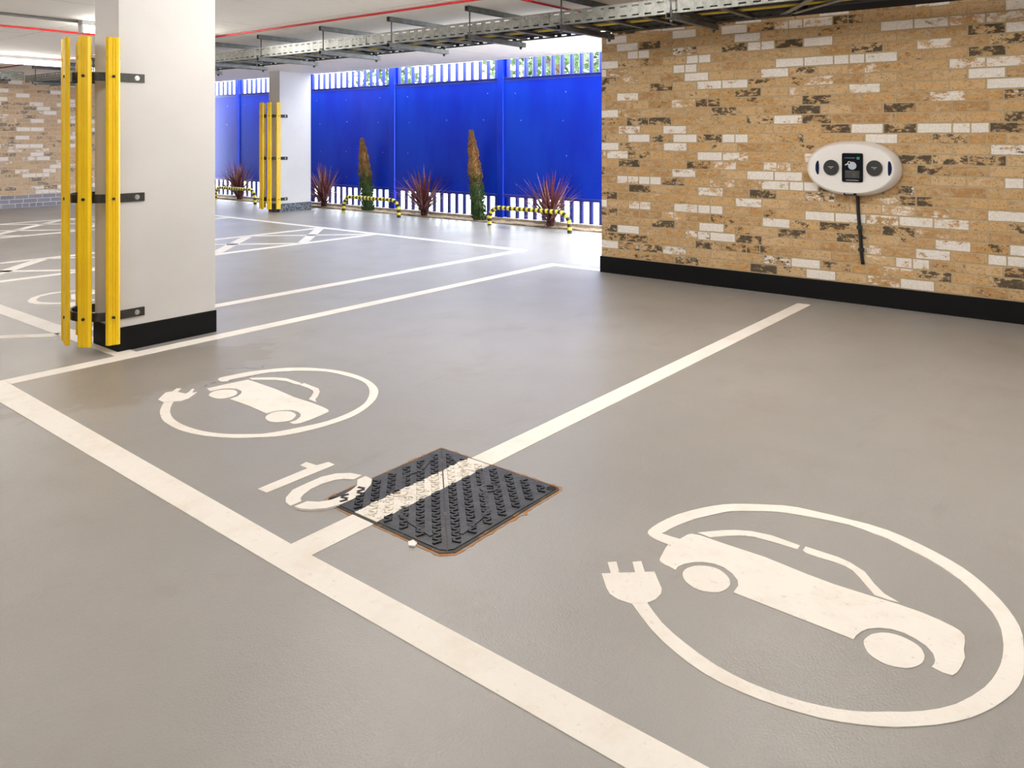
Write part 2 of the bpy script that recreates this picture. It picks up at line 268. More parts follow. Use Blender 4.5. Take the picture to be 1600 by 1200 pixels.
def make_ceiling():
    m = mat('ceiling_concrete', rough=.8, spec=.2); t = NT(m); v = t.obj()
    c = t.mix(t.ramp(t.noise(v, .8, 5), .3, .7), (.92,.865,.79), (.95,.90,.83))
    c = t.mix(t.math('MULTIPLY', t.ramp(t.noise(t.scaled(v,(1,5,1)), 2.5, 6, .7), .55, .75), .35), c, (.66,.54,.42))
    c = t.mix(t.math('MULTIPLY', t.ramp(t.noise(v, 14, 5, .7), .64, .76), .22), c, (.5,.42,.34))
    sx = t.n('ShaderNodeSeparateXYZ'); t.l(v, sx.inputs[0])
    def joint(sock, pitch, off):
        d = t.math('ABSOLUTE', t.math('SUBTRACT', t.math('FRACT', t.math('DIVIDE', t.math('ADD', sock, off), pitch)), .5))
        return t.math('GREATER_THAN', d, .5 - .006/pitch)
    j = t.math('MAXIMUM', joint(sx.outputs[0], 1.22, 100.3), joint(sx.outputs[1], 2.44, 100.5))
    j = t.math('MULTIPLY', j, t.ramp(t.noise(v, 3, 3), .35, .55))
    c = t.mix(t.math('MULTIPLY', j, .6), c, (.30,.23,.17))
    t.col(c); t.bump(t.noise(v, 30, 4), .15, .004)
    return m

def make_paint(name='road_paint', worn=.5):
    m = mat(name, rough=.55, spec=.4); t = NT(m); v = t.obj()
    c = t.mix(t.ramp(t.noise(v, 5, 6, .7), .45, .75), (.93,.885,.83), (.86,.79,.71))
    c = t.mix(t.math('MULTIPLY', t.ramp(t.noise(v, 38, 5, .75), .58, .75), worn), c, (.55,.46,.38))
    t.col(c); t.bump(t.noise(v, 150, 3), .25, .003)
    return m

def make_wall_paint(name, c1, c2):
    m = mat(name, rough=.5, spec=.35); t = NT(m); v = t.obj()
    c = t.mix(t.ramp(t.noise(v, 2.2, 4), .3, .7), c1, c2)
    c = t.mix(t.math('MULTIPLY', t.ramp(t.noise(v, 60, 2, .4), .74, .78), .3), c, (.95,.93,.9))
    t.col(c); t.bump(t.noise(v, 55, 3), .08, .003)
    return m

def make_black_paint(name, chips=.72, chipc=(.16,.15,.14), base=(.006,.006,.007)):
    m = mat(name, rough=.6, spec=.15); t = NT(m); v = t.obj()
    t.col(t.mix(t.ramp(t.noise(v, 42, 6, .75), chips-.05, chips+.07), base, chipc)); t.bump(t.noise(v, 26, 4), .25, .004)
    return m

def make_iron():
    m = mat('cast_iron', rough=.42, spec=.5, metal=.25); t = NT(m); v = t.obj()
    c = t.mix(t.ramp(t.noise(v, 14, 6, .7), .35, .7), (.020,.022,.030), (.058,.060,.070))
    c = t.mix(t.math('MULTIPLY', t.ramp(t.noise(v, 22, 5, .7), .64, .74), .7), c, (.20,.13,.07))
    sx = t.n('ShaderNodeSeparateXYZ'); t.l(v, sx.inputs[0])
    # the bay line was painted across the lid (the strip lies 0.03 .. 0.135 m from the lid's middle)
    a = t.math('ADD', sx.outputs[1], t.math('MULTIPLY', t.math('SUBTRACT', t.noise(v, 60, 3), .5), .012))
    s = t.math('MULTIPLY', t.math('GREATER_THAN', a, .030), t.math('LESS_THAN', a, .137))
    wear = t.math('LESS_THAN', t.noise(v, 48, 5, .7), .63)
    s = t.math('MULTIPLY', s, wear)
    pc = t.mix(t.ramp(t.noise(v, 40, 5, .7), .45, .7), (.90,.85,.77), (.62,.53,.42))
    t.col(t.mix(s, c, pc)); t.bump(t.noise(v, 90, 4), .35, .004)
    t.inp(t.p.inputs['Metallic'], t.math('MULTIPLY', t.math('SUBTRACT', 1.0, s), .25))
    return m

def make_blue():
    m = mat('blue_sheet_paint', rough=.36, spec=.2); t = NT(m); v = t.obj()
    c = t.mix(t.ramp(t.noise(t.scaled(v,(1,1,.35)), 1.6, 4), .3, .7), BLUE_A, BLUE_B)
    c = t.mix(t.math('MULTIPLY', t.ramp(t.noise(t.scaled(v,(1,9,1.2)), 3, 5), .62, .8), .2), c, (.03,.13,.75))
    t.col(c); return m

def make_galv(name, a, b, rough=.45):
    m = mat(name, a, rough, metal=.75); t = NT(m); v = t.obj()
    t.col(t.mix(t.ramp(t.noise(v, 24, 5, .7), .35, .65), a, b)); return m

def make_leaf(name, a, b, top=None):
    m = mat(name, a, .55, spec=.3); t = NT(m); v = t.obj()
    c = t.mix(t.ramp(t.noise(v, 40, 3), .35, .65), a, b)
    if top is not None:
        sx = t.n('ShaderNodeSeparateXYZ'); t.l(v, sx.inputs[0])
        h = t.math('ADD', sx.outputs[2], t.math('MULTIPLY', t.math('SUBTRACT', t.noise(v, 14, 3), .5), .5))
        c = t.mix(t.ramp(h, top[0], top[1]), c, t.mix(t.noise(v, 55, 3), top[2], top[3]))
    t.col(c); return m

def emit(name, col, strength):
    m = mat(name, (.9,.9,.9), .4); p = m.node_tree.nodes['Principled BSDF']
    p.inputs['Emission Color'].default_value = (*col,1); p.inputs['Emission Strength'].default_value = strength
    return m
# ------------------------------------------------------------------ materials of this place
M = {}
M['floor'] = make_floor()
M['paint'] = make_paint()
M['paint_worn'] = make_paint('road_paint_worn', .8)
M['brick'] = make_brick('tan_stock_brick', 1)
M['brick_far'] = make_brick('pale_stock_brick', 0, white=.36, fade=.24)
M['brick_plinth'] = make_brick('blue_engineering_brick', 0, plinth=True)
M['ceiling'] = make_ceiling()
M['col'] = make_wall_paint('column_paint', (.62,.605,.60), (.66,.645,.64))
M['black'] = make_black_paint('black_skirting_paint')
M['daylit_skirt'] = make_black_paint('daylit_speckled_skirting_paint', .5, (.22,.24,.28), (.05,.055,.065))  # black skirting paint greyed to look daylit; the speckle is its wear
M['steel_black'] = speckled('black_strap_steel', (.018,.017,.015), (.035,.033,.03), 60, .45)
M['bolt'] = mat('zinc_bolt', (.55,.54,.52), .35, .8)
M['bolt_dark'] = mat('dark_bolt', (.05,.042,.035), .4, .6)
M['yellow'] = speckled('yellow_guard_plastic', (.88,.56,.006), (.93,.62,.008), 3, .32, spec=.5)
M['blue'] = make_blue()
M['blue_rail'] = mat('blue_rail_paint', (.03,.055,.42), .35)
M['blue_pale'] = mat('blue_pale_paint', (.035,.05,.30), .4)
M['screw'] = mat('bright_screw', (.75,.8,.9), .25, .8)
M['galv'] = make_galv('galvanised_steel', (.30,.305,.285), (.20,.205,.19))
M['galv_dark'] = make_galv('dull_galvanised_steel', (.17,.17,.165), (.11,.11,.105), .5)
M['cable'] = mat('black_cable', (.012,.012,.013), .5)
M['cable_yellow'] = mat('yellow_cable', (.75,.55,.05), .5)
M['red'] = mat('red_conduit', (.55,.018,.018), .4)
M['grey_conduit'] = mat('grey_conduit', (.20,.18,.16), .5)
M['iron'] = make_iron()
M['stud'] = mat('worn_black_stud', (.008,.008,.009), .35, .2)
M['iron_frame'] = speckled('rusted_iron_frame', (.035,.030,.028), (.22,.10,.035), 26, .6, .3, lo=.5, hi=.68)
M['rust'] = speckled('rust_stain', (.40,.17,.045), (.33,.26,.19), 30, .75, 0, lo=.42, hi=.62)
M['crack'] = mat('dark_crack', (.11,.085,.06), .8)
M['white_plastic'] = mat('white_plastic', (.95,.92,.90), .35)
M['black_gloss'] = mat('black_gloss', (.006,.007,.011), .22, spec=.2)
M['socket'] = speckled('socket_cap', (.022,.022,.021), (.034,.033,.032), 80, .5)
M['led'] = mat('dark_blue_light_strip', (.008,.015,.06), .2, spec=.25)
M['grey_print'] = mat('grey_print', (.50,.60,.70), .5)
M['dim_print'] = mat('dim_print', (.06,.12,.16), .5)
M['pale_print'] = mat('pale_print', (.75,.75,.75), .5)
M['green_print'] = mat('green_print', (.08,.55,.18), .5)
M['card'] = speckled('card_window', (.055,.058,.055), (.11,.11,.10), 20, .25)
M['hoop_y'] = mat('hoop_yellow', (.80,.68,.05), .45)
M['hoop_k'] = mat('hoop_black', (.03,.027,.02), .5)
M['soil'] = speckled('soil', (.20,.14,.08), (.36,.27,.17), 30, .9, .5)
M['kerb'] = speckled('concrete_kerb', (.50,.45,.38), (.36,.32,.26), 18, .85, .2)
M['ground'] = speckled('pale_concrete_ground', (.78,.79,.80), (.70,.71,.73), 2, .8)
M['cord'] = make_leaf('cordyline_leaf', (.10,.020,.020), (.19,.055,.048))
M['cord_light'] = make_leaf('cordyline_leaf_light', (.27,.12,.12), (.48,.30,.29))
M['cord_stem'] = mat('cordyline_stem', (.05,.02,.016), .8)
M['conifer'] = make_leaf('conifer_scale', (.020,.050,.014), (.07,.115,.03), (.45,.85,(.38,.20,.06),(.19,.10,.03)))
M['trunk'] = speckled('bark', (.16,.11,.07), (.09,.06,.04), 20, .9)
M['tree_leaf'] = make_leaf('tree_leaf', (.05,.10,.025), (.11,.17,.06))
M['white_trim'] = mat('white_slab_edge', (.90,.90,.90), .6)
M['void'] = mat('shade_black', (.012,.010,.008), .9)  # flat black put in for the shade of gaps and holes
M['lamp_body'] = mat('lamp_body', (.75,.74,.72), .4)
M['lamp'] = emit('lamp_diffuser', (1.0,.965,.91), LAMP)

H = 2.35       # ceiling height
# ------------------------------------------------------------------ the setting
bm = newbm(); box(bm, -9, 8.80, -6, 18.5, -.12, 0); FLOOR = struct('floor', bm, M['floor'])
bm = newbm(); box(bm, 8.80, 45, -25, 45, -.12, -.03); struct('ground', bm, M['ground'])
bm = newbm(); box(bm, -9, 8.56, 3.60, 18.5, H, H+.3); box(bm, -9, 6.60, -6, 3.60, H, H+.3); struct('ceiling', bm, M['ceiling'])
bm = newbm(); box(bm, 8.56, 8.60, 3.60, 18.5, H-.012, H+.3); struct('trim_1', bm, M['white_trim'])
bm = newbm(); box(bm, 6.255, 6.58, -6, 3.93, 0, 2.20); struct('wall_right', bm, M['brick'])
bm = newbm(); box(bm, 6.32, 6.54, -6, 3.86, 2.20, H); struct('wall_head_shade', bm, M['void'])  # dark box standing in for the shadowed gap over the wall
bm = newbm(); box(bm, 6.243, 6.255, -6, 3.942, 0, .148); box(bm, 6.255, 6.58, 3.93, 3.942, 0, .148); struct('baseboard_right', bm, M['black'], bevel=.003)
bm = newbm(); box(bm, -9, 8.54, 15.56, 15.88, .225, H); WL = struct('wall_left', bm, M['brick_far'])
bm = newbm(); box(bm, -9, 8.54, 15.55, 15.88, 0, .225); build('brick_plinth', bm, M['brick_plinth'], WL)

bm = newbm(); box(bm, -9.2, -9, -6, 18.5, 0, H); struct('unseen_wall_back', bm, M['col'])  # unseen walls added to shut out side daylight and bounce lamp light
bm = newbm(); box(bm, -9.2, 6.255, -6.2, -6, 0, H); struct('unseen_wall_near', bm, M['col'])
bm = newbm(); box(bm, -9.2, -9, 15.88, 18.5, 0, H); struct('unseen_wall_far', bm, M['col'])
def column(x0, x1, y0, y1, mw, ms, label):
    t = thing('column', label, 'column', ((x0+x1)/2, (y0+y1)/2, 0)); t['kind'] = 'structure'
    bm = newbm(); box(bm, x0, x1, y0, y1, .138, H); build('shaft', bm, mw, t, .004)
    bm = newbm(); box(bm, x0-.006, x1+.006, y0-.006, y1+.006, 0, .138); build('skirting', bm, ms, t, .003)
column(2.17, 2.785, 4.66, 4.965, M['col'], M['black'], 'white painted concrete column beside the bay numbered ten')
column(7.87, 8.50, 11.22, 11.525, M['col'], M['daylit_skirt'], 'white painted concrete column at the open edge near the blue fence')

# hairline cracks belong to the floor
def crack(pts, w):
    bm = newbm()
    P = []
    for i in range(len(pts)-1):
        a, b = Vector(pts[i]), Vector(pts[i+1])
        for k in range(3):
            p = a.lerp(b, k/3); P.append((p.x + R.uniform(-.006,.006), p.y + R.uniform(-.006,.006)))
    L = [bm.verts.new((x + w*R.uniform(.2,1), y, .0034)) for x, y in P]; Q = [bm.verts.new((x - w*R.uniform(.2,1), y, .0034)) for x, y in P]
    for i in range(len(P)-1): bm.faces.new((L[i], L[i+1], Q[i+1], Q[i]))
    build('crack', bm, M['crack'], FLOOR)
crack(CRACK_A, .007); crack(CRACK_B, .004)

# ------------------------------------------------------------------ painted lines
PT = .0022
def painted(name, polys, label, cat='floor marking', m=None, group=None):
    bm = newbm()
    for p in polys: prism(bm, p, 0.0002, PT)
    o = build(name, bm, m or M['paint']); return tag(o, label, cat, group)
def seg(a, b, w):
    a, b = Vector(a), Vector(b); d = (b-a).normalized(); n = Vector((-d.y, d.x))*w/2
    return [tuple(a+n), tuple(b+n), tuple(b-n), tuple(a-n)]
painted('painted_line', [[(1.345,-4),(1.37,1.9),(1.41,4.2),(1.425,4.58),(1.55,4.58),(1.545,4.45),(1.474,2.0),(1.448,-4)]], 'broad white painted line running along the fronts of both charging bays')
painted('painted_line', [[(1.474,1.942),(1.722,1.942),(1.722,2.045),(1.474,2.045)], [(2.302,1.942),(5.99,1.937),(5.99,2.035),(2.302,2.045)]], 'white dividing line between the two charging bays, crossed by the manhole cover')
painted('painted_line', [[(1.55,4.475),(6.26,4.475),(6.36,4.475),(6.36,4.58),(1.55,4.58)], [(6.26,3.96),(6.36,3.96),(6.36,4.475),(6.26,4.475)]], 'white line passing the black base of the nearer column, turning to the brick wall end')
painted('painted_line', [seg((2.235,5.365),(6.94,5.365),.105)], 'white line just beyond the nearer column, parallel to its base line')
painted('painted_line', [seg((6.885,5.42),(6.885,15.2),.11)], 'white line closing the bays along the planting bed side')
painted('painted_line', [[(2.115,4.58),(2.235,4.58),(2.235,15.2),(2.115,15.2)]], 'broad white line leading away behind the nearer column and its yellow guard')
painted('painted_line', [seg((1.0,6.35),(2.115,5.36),.09)], 'short slanting white line meeting the broad line behind the yellow guard')
def hatch(y0, y1, ups, downs, label):
    polys = [seg((2.235,y0),(6.83,y0),.10), seg((2.235,y1),(6.83,y1),.10)]; h = y1-y0
    for x in ups: polys.append(seg((max(x,2.3), y0+.05), (min(x+h*.95,6.8), y1-.05), .12))
    for x in downs: polys.append(seg((max(x,2.3), y1-.05), (min(x+h*.95,6.8), y0+.05), .085))
    painted('hatched_marking', polys, label)
hatch(7.72, 8.84, (2.25,3.42,4.63,5.77), (2.25,3.42,4.63,5.77), 'white cross hatched strip on the floor nearer to the yellow guarded column')
hatch(11.07, 12.80, (2.3,3.45,4.6,5.15), (2.3,3.15,4.25,5.15), 'white cross hatched strip on the floor by the pale brick wall')

# car charging symbols: each is stencilled from several pieces
def symbol(pre, loc, label):
    t = thing('car_charging_symbol', label, 'floor symbol', loc)
    def piece(name, key):
        bm = newbm(); prism(bm, globals()[pre+key], .0002, PT); build(name, bm, M['paint_worn'], t)
    piece('charging_cable', '_CABLE'); piece('plug', '_PLUG'); piece('car_body', '_BODY')
    piece('wheel', '_WHEEL_A'); piece('wheel', '_WHEEL_B'); piece('roof_outline', '_ROOF_A'); piece('roof_outline', '_ROOF_B')
symbol('BIG', (2.2,.72,0), 'large white painted symbol of a car inside a plug cable loop, long low car')
symbol('SMALL', (2.25,3.25,0), 'white painted symbol of a car inside a cable loop, near the number ten')
t = thing('bay_number', 'white painted number 10 on the floor, partly across the manhole cover', 'number', (1.79,2.33,0))
bm = newbm(); prism(bm, DIGIT_ONE, .0002, PT); build('digit', bm, M['paint'], t)
bm = newbm(); prism(bm, ZERO_A, .0002, PT); prism(bm, ZERO_B, .0002, .0074); build('digit', bm, M['paint'], t)
t = thing('floor_symbol', 'white curved floor symbol half hidden behind the yellow slatted guard', 'floor symbol', (2.6,6.4,0))
for nm, k in (('curved_stroke', ROUND_ARC), ('body_shape', ROUND_BODY), ('foot_shape', ROUND_FOOT)):
    bm = newbm(); prism(bm, k, .0002, PT); build(nm, bm, M['paint'], t)

# ------------------------------------------------------------------ manhole cover
MC = (2.012, 1.910); S = .292; CH = .034
t = thing('manhole_cover', 'square black cast iron manhole cover with rusty rim crossed by a white line', 'manhole cover', (MC[0], MC[1], 0))
def sq(s, ch): # chamfered square
    return [(MC[0]-s+ch,MC[1]-s),(MC[0]+s-ch*.4,MC[1]-s),(MC[0]+s,MC[1]-s+ch*.4),(MC[0]+s,MC[1]+s-ch*.2),(MC[0]+s-ch*.2,MC[1]+s),(MC[0]-s+ch*.8,MC[1]+s),(MC[0]-s,MC[1]+s-ch*.8),(MC[0]-s,MC[1]-s+ch)]
# stained rim: ragged outline
rag = []
base = sq(S+.010, CH)
for i in range(8):
    a, b = Vector(base[i]), Vector(base[(i+1)%8]); n = max(2, int((b-a).length/.018)); d = (b-a).normalized(); nn = Vector((d.y,-d.x))
    for k in range(n): p = a.lerp(b, k/n) + nn*max(0, R.gauss(-.002,.006)); rag.append((p.x,p.y))
bm = newbm(); prism(bm, rag, .0001, .0012); build('rust_stain', bm, M['rust'], t)
bm = newbm(); prism(bm, sq(S+.002, CH), .0003, .0030); build('frame', bm, M['iron_frame'], t)
def uv(u, v):   # u along the joint of the two leaves, v across it
    q = math.sqrt(.5); return (MC[0]+q*u+q*v, MC[1]+q*u-q*v)
D = S*math.sqrt(2)
def leaf(sg):
    L = D - .010; g = .0022
    poly = [(L-g, g), (.010, L-.012), (.0, L-.006) , (-.010, L-.012), (-L+.027, .021), (-L+.024, g)]
    bm = newbm(); prism(bm, [uv(u, sg*v) for u, v in poly], .0030, .0055)
    # raised tread: rows of slanting studs running along the joint
    rows = 7
    for r in range(rows):
        v = .030 + r*.052
        span = L - v - .030
        n = int(2*span/.0185)
        for k in range(n):
            u = -span + (k+.5)*2*span/n
            if abs(u-.02) < .028 and abs(v-.134) < .045: continue
            an = .5 if k % 2 else -.5
            du, dv = math.sin(an)*.0135, math.cos(an)*.0135
            a, b = uv(u-du, sg*(v-dv)), uv(u+du, sg*(v+dv)); ym = (a[1]+b[1])/2-MC[1]
            bar(bm, (a[0],a[1],.0066), (b[0],b[1],.0066), .0100, .0054, 0 if .03 < ym < .137 else 1)
    # raised ribs
    for P in ([(L-.06,.03),(.205,.078),(.16,.142),(-.15,.145),(-.29,.045)],):
        for i in range(len(P)-1):
            a, b = uv(P[i][0], sg*P[i][1]), uv(P[i+1][0], sg*P[i+1][1])
            bar(bm, (a[0],a[1],.0064), (b[0],b[1],.0064), .016, .0046)
    # key boss: an oval ring
    n = 20; ring = []
    for k in range(n):
        an = 2*PI*k/n; ring.append((math.cos(an), math.sin(an)))
    for k in range(n):
        a, b = ring[k], ring[(k+1)%n]
        p, q = uv(.02+a[0]*.024, sg*(.134+.024+a[1]*.028)), uv(.02+b[0]*.024, sg*(.134+.024+b[1]*.028))
        bar(bm, (p[0],p[1],.0068), (q[0],q[1],.0068), .010, .0052)
    o = build('cover_leaf', bm, [M['iron'], M['stud']], t)
    return o
leaf(1); leaf(-1)
for sg in (1,-1):
    bm = newbm()
    p = uv(.02, sg*.158); d = uv(.02, sg*.176); e = uv(.02, sg*.140)
    bar(bm, (d[0],d[1],.0062), (e[0],e[1],.0062), .008, .0016); build('keyhole', bm, M['rust'] if sg < 0 else M['void'], t)
for p in (uv(0, D-.035), uv(0, -D+.035)):
    bm = newbm(); prism(bm, [(p[0]+.020*math.cos(2*PI*k/16), p[1]+.016*math.sin(2*PI*k/16)) for k in range(16)], .0040, .0060); build('lifting_hole', bm, M['void'], t)
o = tag(build('paper_scrap', (lambda b: (prism(b, [(1.690,1.752),(1.705,1.770),(1.722,1.765),(1.716,1.742),(1.700,1.735)], .0014, .006), b)[1])(newbm()), M['white_plastic']), 'tiny white scrap lying by the edge of the manhole cover', 'scrap')

# ------------------------------------------------------------------ yellow slatted column guard
def slat_profile():
    w, d = .037, .024
    return [(-w,0),(-w,d*.55),(-w*.72,d),(-w*.30,d),(-w*.26,d*.86),(-w*.10,d*.86),(-w*.06,d),(w*.06,d),(w*.10,d*.86),(w*.26,d*.86),(w*.30,d),(w*.72,d),(w,d*.55),(w,0)]
def make_guard():
    t = thing('column_guard', 'tall yellow slatted guard bolted around the nearer white column with black straps', 'column guard', (2.1,4.83,0))
    SLATS = [((2.128,4.640),-103),((2.010,4.716),-141),((1.972,4.838),167),((2.010,4.958),141),((2.128,5.030),103)]
    ZS = (.215,.895,1.597)
    for z in ZS:
        path = [(2.32,4.655),(2.17,4.655),(2.125,4.656),(2.07,4.685),(2.025,4.735),(1.998,4.80),(1.994,4.838),(1.998,4.88),(2.025,4.94),(2.07,4.985),(2.125,5.0),(2.17,4.97),(2.32,4.968)]
        bm = newbm(); vs = []
        for i, p in enumerate(path):
            a, b = Vector(path[max(i-1,0)]), Vector(path[min(i+1,len(path)-1)]); d = (b-a).normalized(); n = Vector((-d.y,d.x))*.005
            q = Vector(p)
            vs.append([bm.verts.new((q.x+s*n.x, q.y+s*n.y, z+zz)) for s, zz in ((1,-.025),(-1,-.025),(-1,.025),(1,.025))])
        for i in range(len(vs)-1):
            for k in range(4): bm.faces.new((vs[i][k],vs[i][(k+1)%4],vs[i+1][(k+1)%4],vs[i+1][k]))
        bm.faces.new(vs[0][::-1]); bm.faces.new(vs[-1])
        st = build('strap', bm, M['steel_black'], t)
        bm = newbm(); tube(bm, [(2.275,4.656,z),(2.275,4.6425,z)], .010, 12); tube(bm, [(2.275,4.6505,z),(2.275,4.6485,z)], .015, 14); build('wall_bolt', bm, M['bolt'], st)
    for (x, y), ang in SLATS:
        ca, sa = math.cos(math.radians(ang)), math.sin(math.radians(ang))
        fn = lambda u, v, w: (x + v*ca - u*sa, y + v*sa + u*ca, w)
        bm = newbm(); P = slat_profile()
        prism(bm, P, .057, 1.690, fn=fn)
        N = [(u*.90 if abs(u) > .03 else u, v) for u, v in P]
        prism(bm, N, 1.690, 1.712, fn=fn); prism(bm, P, 1.712, 1.822, fn=fn)
        sl = build('slat', bm, M['yellow'], t)
        for z in ZS:
            b = newbm(); c = Vector((x + .0245*ca, y + .0245*sa, z)); e = c + Vector((ca,sa,0))*.005
            tube(b, [tuple(c-Vector((ca,sa,0))*.004), tuple(e)], .0085, 12); build('bolt', b, M['bolt_dark'], sl)
    return t
g = make_guard()
dup(g, (5.70,6.56,0), 'yellow slatted guard on the farther white column by the blue fence')

# ------------------------------------------------------------------ blue security fence
FX = 9.15
POSTS = [5.16, 7.49, 9.83, 12.12, 14.42, 16.74]
def post_bm(y):
    bm = newbm()
    P = [(-.055,-.06),(.055,-.06),(.055,-.050),(.006,-.050),(.006,.050),(.055,.050),(.055,.06),(-.055,.06),(-.055,.050),(-.006,.050),(-.006,-.050),(-.055,-.050)]
    prism(bm, P, -.03, 2.62, fn=lambda u, v, w: (FX + v, y + u, w)); return bm
PL = ['hidden by the end of the tan brick wall','beside the taller slim conifer','between the shorter conifer and a red spiky plant','just beside the farther white column','between the two white columns as seen from the bays','behind the nearer white column']
for y, l in list(zip(POSTS, PL))[1:]:
    o = build('fence_post', post_bm(y), M['blue'], bevel=.003); rebase(o, (FX, y, -.03))
    tag(o, 'blue steel fence post ' + l, 'fence post', 'blue fence posts')
def pale_bm(y, z0, z1):
    w = .038; P = [(-w,0),(-w*.55,.016),(-w*.2,.016),(0,.004),(w*.2,.016),(w*.55,.016),(w,0)]
    P = P + [(u, v+.004) for u, v in P[::-1]]
    bm = newbm(); prism(bm, P, z0, z1, fn=lambda u, v, w_: (FX-.020-v+.03, y+u, w_)); return bm
def bay(y0, y1, label):
    t = thing('security_fence', label, 'fence', (FX, (y0+y1)/2, 0), 'blue fence panels between posts')
    a, b = y0+.058, y1-.058
    bm = newbm(); box(bm, FX-.036, FX-.032, a, b, .40, 2.085)
    for q in range(3):
        for z in (.55,1.0,1.5,1.9):
            y = a + (b-a)*(.12 + .38*q) + R.uniform(-.08,.08); zz = z + R.uniform(-.02,.02)
            if R.random() < .8:
                box(bm, FX-.041, FX-.036, y-.006, y+.006, zz-.006, zz+.006, 1)
    build('sheet', bm, [M['blue'], M['screw']], t)
    for z0, z1 in ((.358,.402),(2.075,2.125)):
        bm = newbm(); box(bm, FX-.075, FX-.031, a, b, z1-.006, z1); box(bm, FX-.037, FX-.031, a, b, z0, z1-.006); build('rail', bm, M['blue_rail'], t)
    n = 14
    for k in range(n):
        y = y0 + (k+.72)*(y1-y0)/(n+.44) 
        build('pale', pale_bm(y, .045, 2.405), M['blue_pale'], t)
BL = ['blue sheeted fence panel next to the end of the tan brick wall','blue sheeted fence panel behind the taller slim conifer','blue sheeted fence panel behind the shorter slim conifer','blue sheeted fence panel mostly behind the farther white column','blue sheeted fence panel seen just past the nearer white column']
for i in range(5): bay(POSTS[i], POSTS[i+1], BL[i])

# bed and kerb in front of the fence
bm = newbm(); box(bm, 8.80, 9.07, 3.5, 18, -.1, .012)
bmesh.ops.subdivide_edges(bm, edges=[e for e in bm.edges if abs(e.verts[0].co.y-e.verts[1].co.y) > 1], cuts=200, use_grid_fill=True)
for v in bm.verts:
    if v.co.z > 0: v.co.z += R.uniform(-.004,.012)
struct('planting_bed', bm, M['soil'])
bm = newbm(); y = 3.5
while y < 18:
    box(bm, 9.07, 9.25, y+.004, y+.60, -.1, .055); y += .604
struct('kerb', bm, M['kerb'], bevel=.004)

# ------------------------------------------------------------------ plants
def blade(bm, base, az, el, length, w, droop, mi):
    d = Vector((math.cos(az)*math.cos(el), math.sin(az)*math.cos(el), math.sin(el))); side = Vector((-math.sin(az), math.cos(az), 0))
    p = Vector(base); n = 6; prev = None
    for i in range(n+1):
        t_ = i/n; ww = w*(.55+.45*min(1,t_*3))*(1-t_**2.2)+.0006
        l, m_, r = p - side*ww, p + Vector((0,0,-.25*ww)), p + side*ww
        cur = [bm.verts.new(l), bm.verts.new(m_), bm.verts.new(r)]
        if prev:
            for a in (0,1):
                f = bm.faces.new((prev[a],prev[a+1],cur[a+1],cur[a])); f.material_index = mi; f.smooth = True
        prev = cur
        p = p + d*(length/n); p.x = min(p.x, 9.055); d = (d + Vector((0,0,-droop/n))).normalized()
def cordyline(x, y, seed, label):
    R.seed(seed)
    t = thing('red_cordyline', label, 'plant', (x,y,0), 'red spiky plants in the bed')
    bm = newbm()
    for i in range(150):
        u = R.random(); el = math.radians(87 - 72*u**.8); az = R.choice((.5,-.5))*PI + R.gauss(0, .75)
        if math.cos(az) > .45: az = PI - az            # the fence stands close behind
        ln = R.uniform(.54,.72)
        blade(bm, (x + R.uniform(-.03,.02), y + R.uniform(-.035,.035), .06 + R.uniform(0,.10)), az, el, ln, R.uniform(.009,.0145), R.uniform(.05,.30)+.20*u, 0 if R.random() < .70 else 1)
    for i in range(45):
        az = R.uniform(0,2*PI); blade(bm, (x, y, .05), az, math.radians(R.uniform(10,50)), R.uniform(.2,.36), .009, .9, 0)
    build('leaves', bm, [M['cord'], M['cord_light']], t)
    bm = newbm(); tube(bm, [(x,y,-.02),(x+.004,y,.07),(x,y,.15)], [.05,.055,.035], 12); build('stem', bm, M['cord_stem'], t)
cordyline(8.92, 6.44, 3, 'red spiky plant behind the striped hoop nearest the brick wall')
cordyline(8.92, 8.90, 5, 'red spiky plant between the two slim conifers')
cordyline(8.92, 11.40, 9, 'red spiky plant beside the farther white column and shorter conifer')
cordyline(8.92, 14.05, 12, 'red spiky plant between the two white columns, behind a striped hoop')
